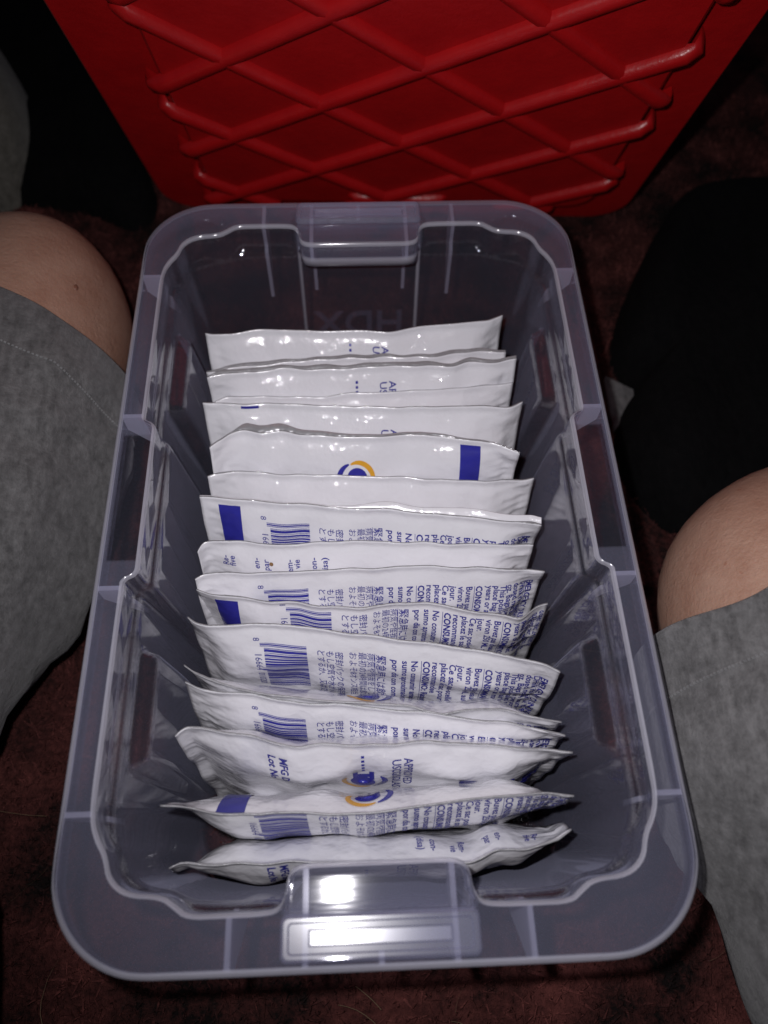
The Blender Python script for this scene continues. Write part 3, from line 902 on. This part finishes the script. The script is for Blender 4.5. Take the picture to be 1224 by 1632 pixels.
# ------------------------------------------------------------------ the person: bare knees and grey shorts
person = empty('person', (-.02, -.42, 0))
tag(person, 'person on the floor in grey fleece shorts with bare knees either side of the bin', 'person')
KL, KR = at(118, 470, .085), at(1182, 906, .105)
legs = {
 'l': dict(hip=np.array([-.20, -.40, .16]), mid=np.array([-.335, .085, .115]), knee=KL, shin=KL + np.array([-.16, -.05, -.015]), ank=KL + np.array([-.36, -.20, -.04]), toe=KL + np.array([-.44, -.26, -.05])),
 'r': dict(hip=np.array([.14, -.44, .16]), mid=np.array([.325, -.10, .125]), knee=KR, shin=KR + np.array([.15, .02, -.025]), ank=KR + np.array([.36, -.04, -.06]), toe=KR + np.array([.46, -.06, -.065])),
}
def skin_body():
    verts = [(-.03, -.50, .20), (-.03, -.52, .34)]; rad = [.15, .15]; edges = [(0, 1)]
    for sgn, key in ((-1, 'l'), (1, 'r')):
        g = legs[key]
        b = len(verts)
        near_k = g['knee'] + (g['mid'] - g['knee']) * .28
        pts = [(g['hip'], .105), (g['mid'], .088), (near_k, .086), (g['knee'], .083 if key == 'l' else .077), (g['shin'], .074), (g['ank'], .040), (g['toe'], .034)]
        for k, (p, rr_) in enumerate(pts):
            verts.append(tuple(p)); rad.append(rr_); edges.append((0 if k == 0 else b + k - 1, b + k))
    me = bpy.data.meshes.new('body'); me.from_pydata([tuple(np.array(v) * S) for v in verts], edges, [])
    ob = bpy.data.objects.new('body', me); COL.objects.link(ob)
    sk = ob.modifiers.new('skin', 'SKIN'); sk.use_smooth_shade = True
    for i, rr_ in enumerate(rad):
        sv = me.skin_vertices[0].data[i]; sv.radius = (rr_ * S, rr_ * S); sv.use_root = (i == 0)
    sb = ob.modifiers.new('sub', 'SUBSURF'); sb.levels = 3; sb.render_levels = 3
    dg = bpy.context.evaluated_depsgraph_get(); dg.update()
    m2 = bpy.data.meshes.new_from_object(ob.evaluated_get(dg))
    bpy.data.objects.remove(ob)
    m2.materials.clear(); m2.materials.append(M_SKIN)
    pl = np.array(person.location)
    m2.transform(Matrix.Translation(-Vector(pl)))
    m2.polygons.foreach_set('use_smooth', [True] * len(m2.polygons))
    o = bpy.data.objects.new('body', m2); COL.objects.link(o); o.parent = person
    return o
skin_body()
from mathutils.bvhtree import BVHTree
_b = bpy.data.objects['body']; _off = np.array(person.location)
_t = BVHTree.FromPolygons([Vector(np.array(v.co) + _off) for v in _b.data.vertices], [p.vertices[:] for p in _b.data.polygons])
_d = at(121, 458, 0) - CAM
_h = _t.ray_cast(Vector(CAM * S), Vector(_d / np.linalg.norm(_d)))
if _h[0] is not None:
    c_, n_ = np.array(_h[0]) / S, np.array(_h[1])
    a_ = np.cross(n_, [0, 0, 1.]); a_ /= np.linalg.norm(a_); b_ = np.cross(n_, a_)
    rings_ = [[c_ + (a_ * math.cos(t) * 1.5 + b_ * math.sin(t)) * r_ + n_ * h_ for t in np.linspace(0, 6.283, 12, endpoint=False)] for r_, h_ in ((.0017, -.0005), (.0016, .0003), (.0009, .0007), (.0002, .0008))]
    mk('mole', np.array(rings_).reshape(-1, 3), [(k * 12 + i, k * 12 + (i + 1) % 12, (k + 1) * 12 + (i + 1) % 12, (k + 1) * 12 + i) for k in range(3) for i in range(12)], M_MOLE, person)

def tube(path, radii, nring, nseg, wrinkle, seed, hem):
    """baggy trouser leg: rings along a smooth path, hem first"""
    path = np.array(path); m = len(path)
    t = np.linspace(0, 1, nring); ts = np.linspace(0, 1, m)
    def cr(P):
        out = np.zeros((nring, P.shape[1]))
        seg = np.clip((t * (m - 1)).astype(int), 0, m - 2); u_ = t * (m - 1) - seg
        for i in range(nring):
            k = seg[i]; p0 = P[max(k - 1, 0)]; p1 = P[k]; p2 = P[k + 1]; p3 = P[min(k + 2, m - 1)]; x = u_[i]
            out[i] = .5 * ((2 * p1) + (-p0 + p2) * x + (2 * p0 - 5 * p1 + 4 * p2 - p3) * x * x + (-p0 + 3 * p1 - 3 * p2 + p3) * x ** 3)
        return out
    C = cr(path); Rr = cr(np.array(radii, float))
    T = np.gradient(C, axis=0); T /= np.linalg.norm(T, axis=1)[:, None]
    up = np.array([0, 0, 1.]); A = np.cross(T, up); A /= np.linalg.norm(A, axis=1)[:, None]; B = np.cross(A, T)
    if hem is not None:
        # keep the first rings square to the hem direction
        pass
    th_ = np.linspace(0, 2 * math.pi, nseg, endpoint=False)
    n1 = Noise(seed, 8, 9, 3); n2 = Noise(seed + 1, 22, 9, 3)
    V = C[:, None] + A[:, None] * (np.cos(th_)[None, :, None] * Rr[:, None, 0:1]) + B[:, None] * (np.sin(th_)[None, :, None] * Rr[:, None, 1:2])
    nrm = V - C[:, None]; nrm /= np.linalg.norm(nrm, axis=2)[..., None]
    w_ = wrinkle * (n1(V[..., 0], V[..., 1], V[..., 2] * 1.0) * 1.0 + .35 * n2(V[..., 0], V[..., 1], V[..., 2]))
    V = V + nrm * w_[..., None]
    V[..., 2] = np.maximum(V[..., 2], .004)
    return V, nrm, t
def shorts():
    allv, allf, n0 = [], [], 0
    stitch = MB()
    for key, seed in (('l', 61), ('r', 71)):
        g = legs[key]
        ax = g['mid'] - g['knee']; axn = ax / np.linalg.norm(ax)
        h0 = g['knee'] + axn * (.088 if key == 'l' else .030)
        path = [h0, h0 + axn * .10, g['mid'], .5 * (g['mid'] + g['hip']), g['hip'] + np.array([0, 0, .01])]
        radii = [(.100, .088) if key == 'l' else (.090, .088), (.112, .098), (.122, .110), (.130, .118), (.14, .13)]
        V, nrm, t = tube(path, radii, 70, 96, .0050, seed, None)
        hw = Noise(seed + 5, 9, 7, 3)
        hv = .0045 * hw(V[0][:, 0], V[0][:, 1], V[0][:, 2])
        V = V + axn * (hv[None, :, None] * np.exp(-np.arange(len(V)) / 9.0)[:, None, None])
        fo = Noise(seed + 9, 5, 6, 3)
        ridge = 1 - np.abs(fo(V[..., 0] * 2.2, V[..., 1] * .8, V[..., 2] * 1.4))
        V = V + nrm * (.0075 * np.clip(ridge, 0, 1) ** 3 * np.clip(np.arange(len(V)) / 8.0, .15, 1)[:, None])[..., None]
        # rolled hem: a fold inside the opening
        c0 = V[0].mean(0)
        inner = [V[0] + (c0 - V[0]) * .012 - nrm[0] * 0 + axn * -.0012, V[0] + (c0 - V[0]) * .05 + axn * .003, V[0] + (c0 - V[0]) * .07 + axn * .04]
        # a dent where the hem is sewn
        ds = np.linalg.norm(np.diff(V.mean(1), axis=0), axis=1).cumsum(); ds = np.concatenate([[0], ds])
        V = V - nrm * (.0016 * np.exp(-((ds - .032) / .0035) ** 2))[:, None, None]
        ringsv = np.vstack([inner[2], inner[1], inner[0]] + [v for v in V]); nr2 = len(V) + 3; ns = V.shape[1]
        f = [(i * ns + j, i * ns + (j + 1) % ns, (i + 1) * ns + (j + 1) % ns, (i + 1) * ns + j) for i in range(nr2 - 1) for j in range(ns)]
        allv.append(ringsv); allf += [tuple(a + n0 for a in q) for q in f]; n0 += len(ringsv)
        # stitches
        k = int(np.argmin(np.abs(ds - .032)))
        P = V[k] + nrm[k] * .0006; Pn = np.roll(P, -1, 0)
        for j in range(ns):
            for q in range(3):
                a = P[j] + (Pn[j] - P[j]) * (q / 3 + .04); b = P[j] + (Pn[j] - P[j]) * (q / 3 + .24)
                wv_ = axn * .0007
                nn = nrm[k][j] * .0007
                stitch.add([a - wv_, a + wv_, b + wv_, b - wv_, a + nn, b + nn], [(0, 1, 4), (1, 2, 5, 4), (2, 3, 5), (3, 0, 4, 5)])
    # seat of the shorts joins the legs
    c = np.array([-.03, -.50, .21]); n = 28; mseg = 14
    sv = []
    for i in range(mseg):
        ph = math.pi * (i + .5) / mseg
        for j in range(n):
            a = 2 * math.pi * j / n
            sv.append(c + np.array([.30 * math.sin(ph) * math.cos(a), .17 * math.sin(ph) * math.sin(a), .20 * math.cos(ph)]))
    f = [(i * n + j, i * n + (j + 1) % n, (i + 1) * n + (j + 1) % n, (i + 1) * n + j) for i in range(mseg - 1) for j in range(n)]
    allv.append(np.array(sv)); allf += [tuple(a + n0 for a in q) for q in f]
    sh = mk('shorts', np.vstack(allv), allf, M_GREY, person)
    stitch.build('hem_stitching', M_STITCH, sh)['kind'] = 'stuff'
shorts()
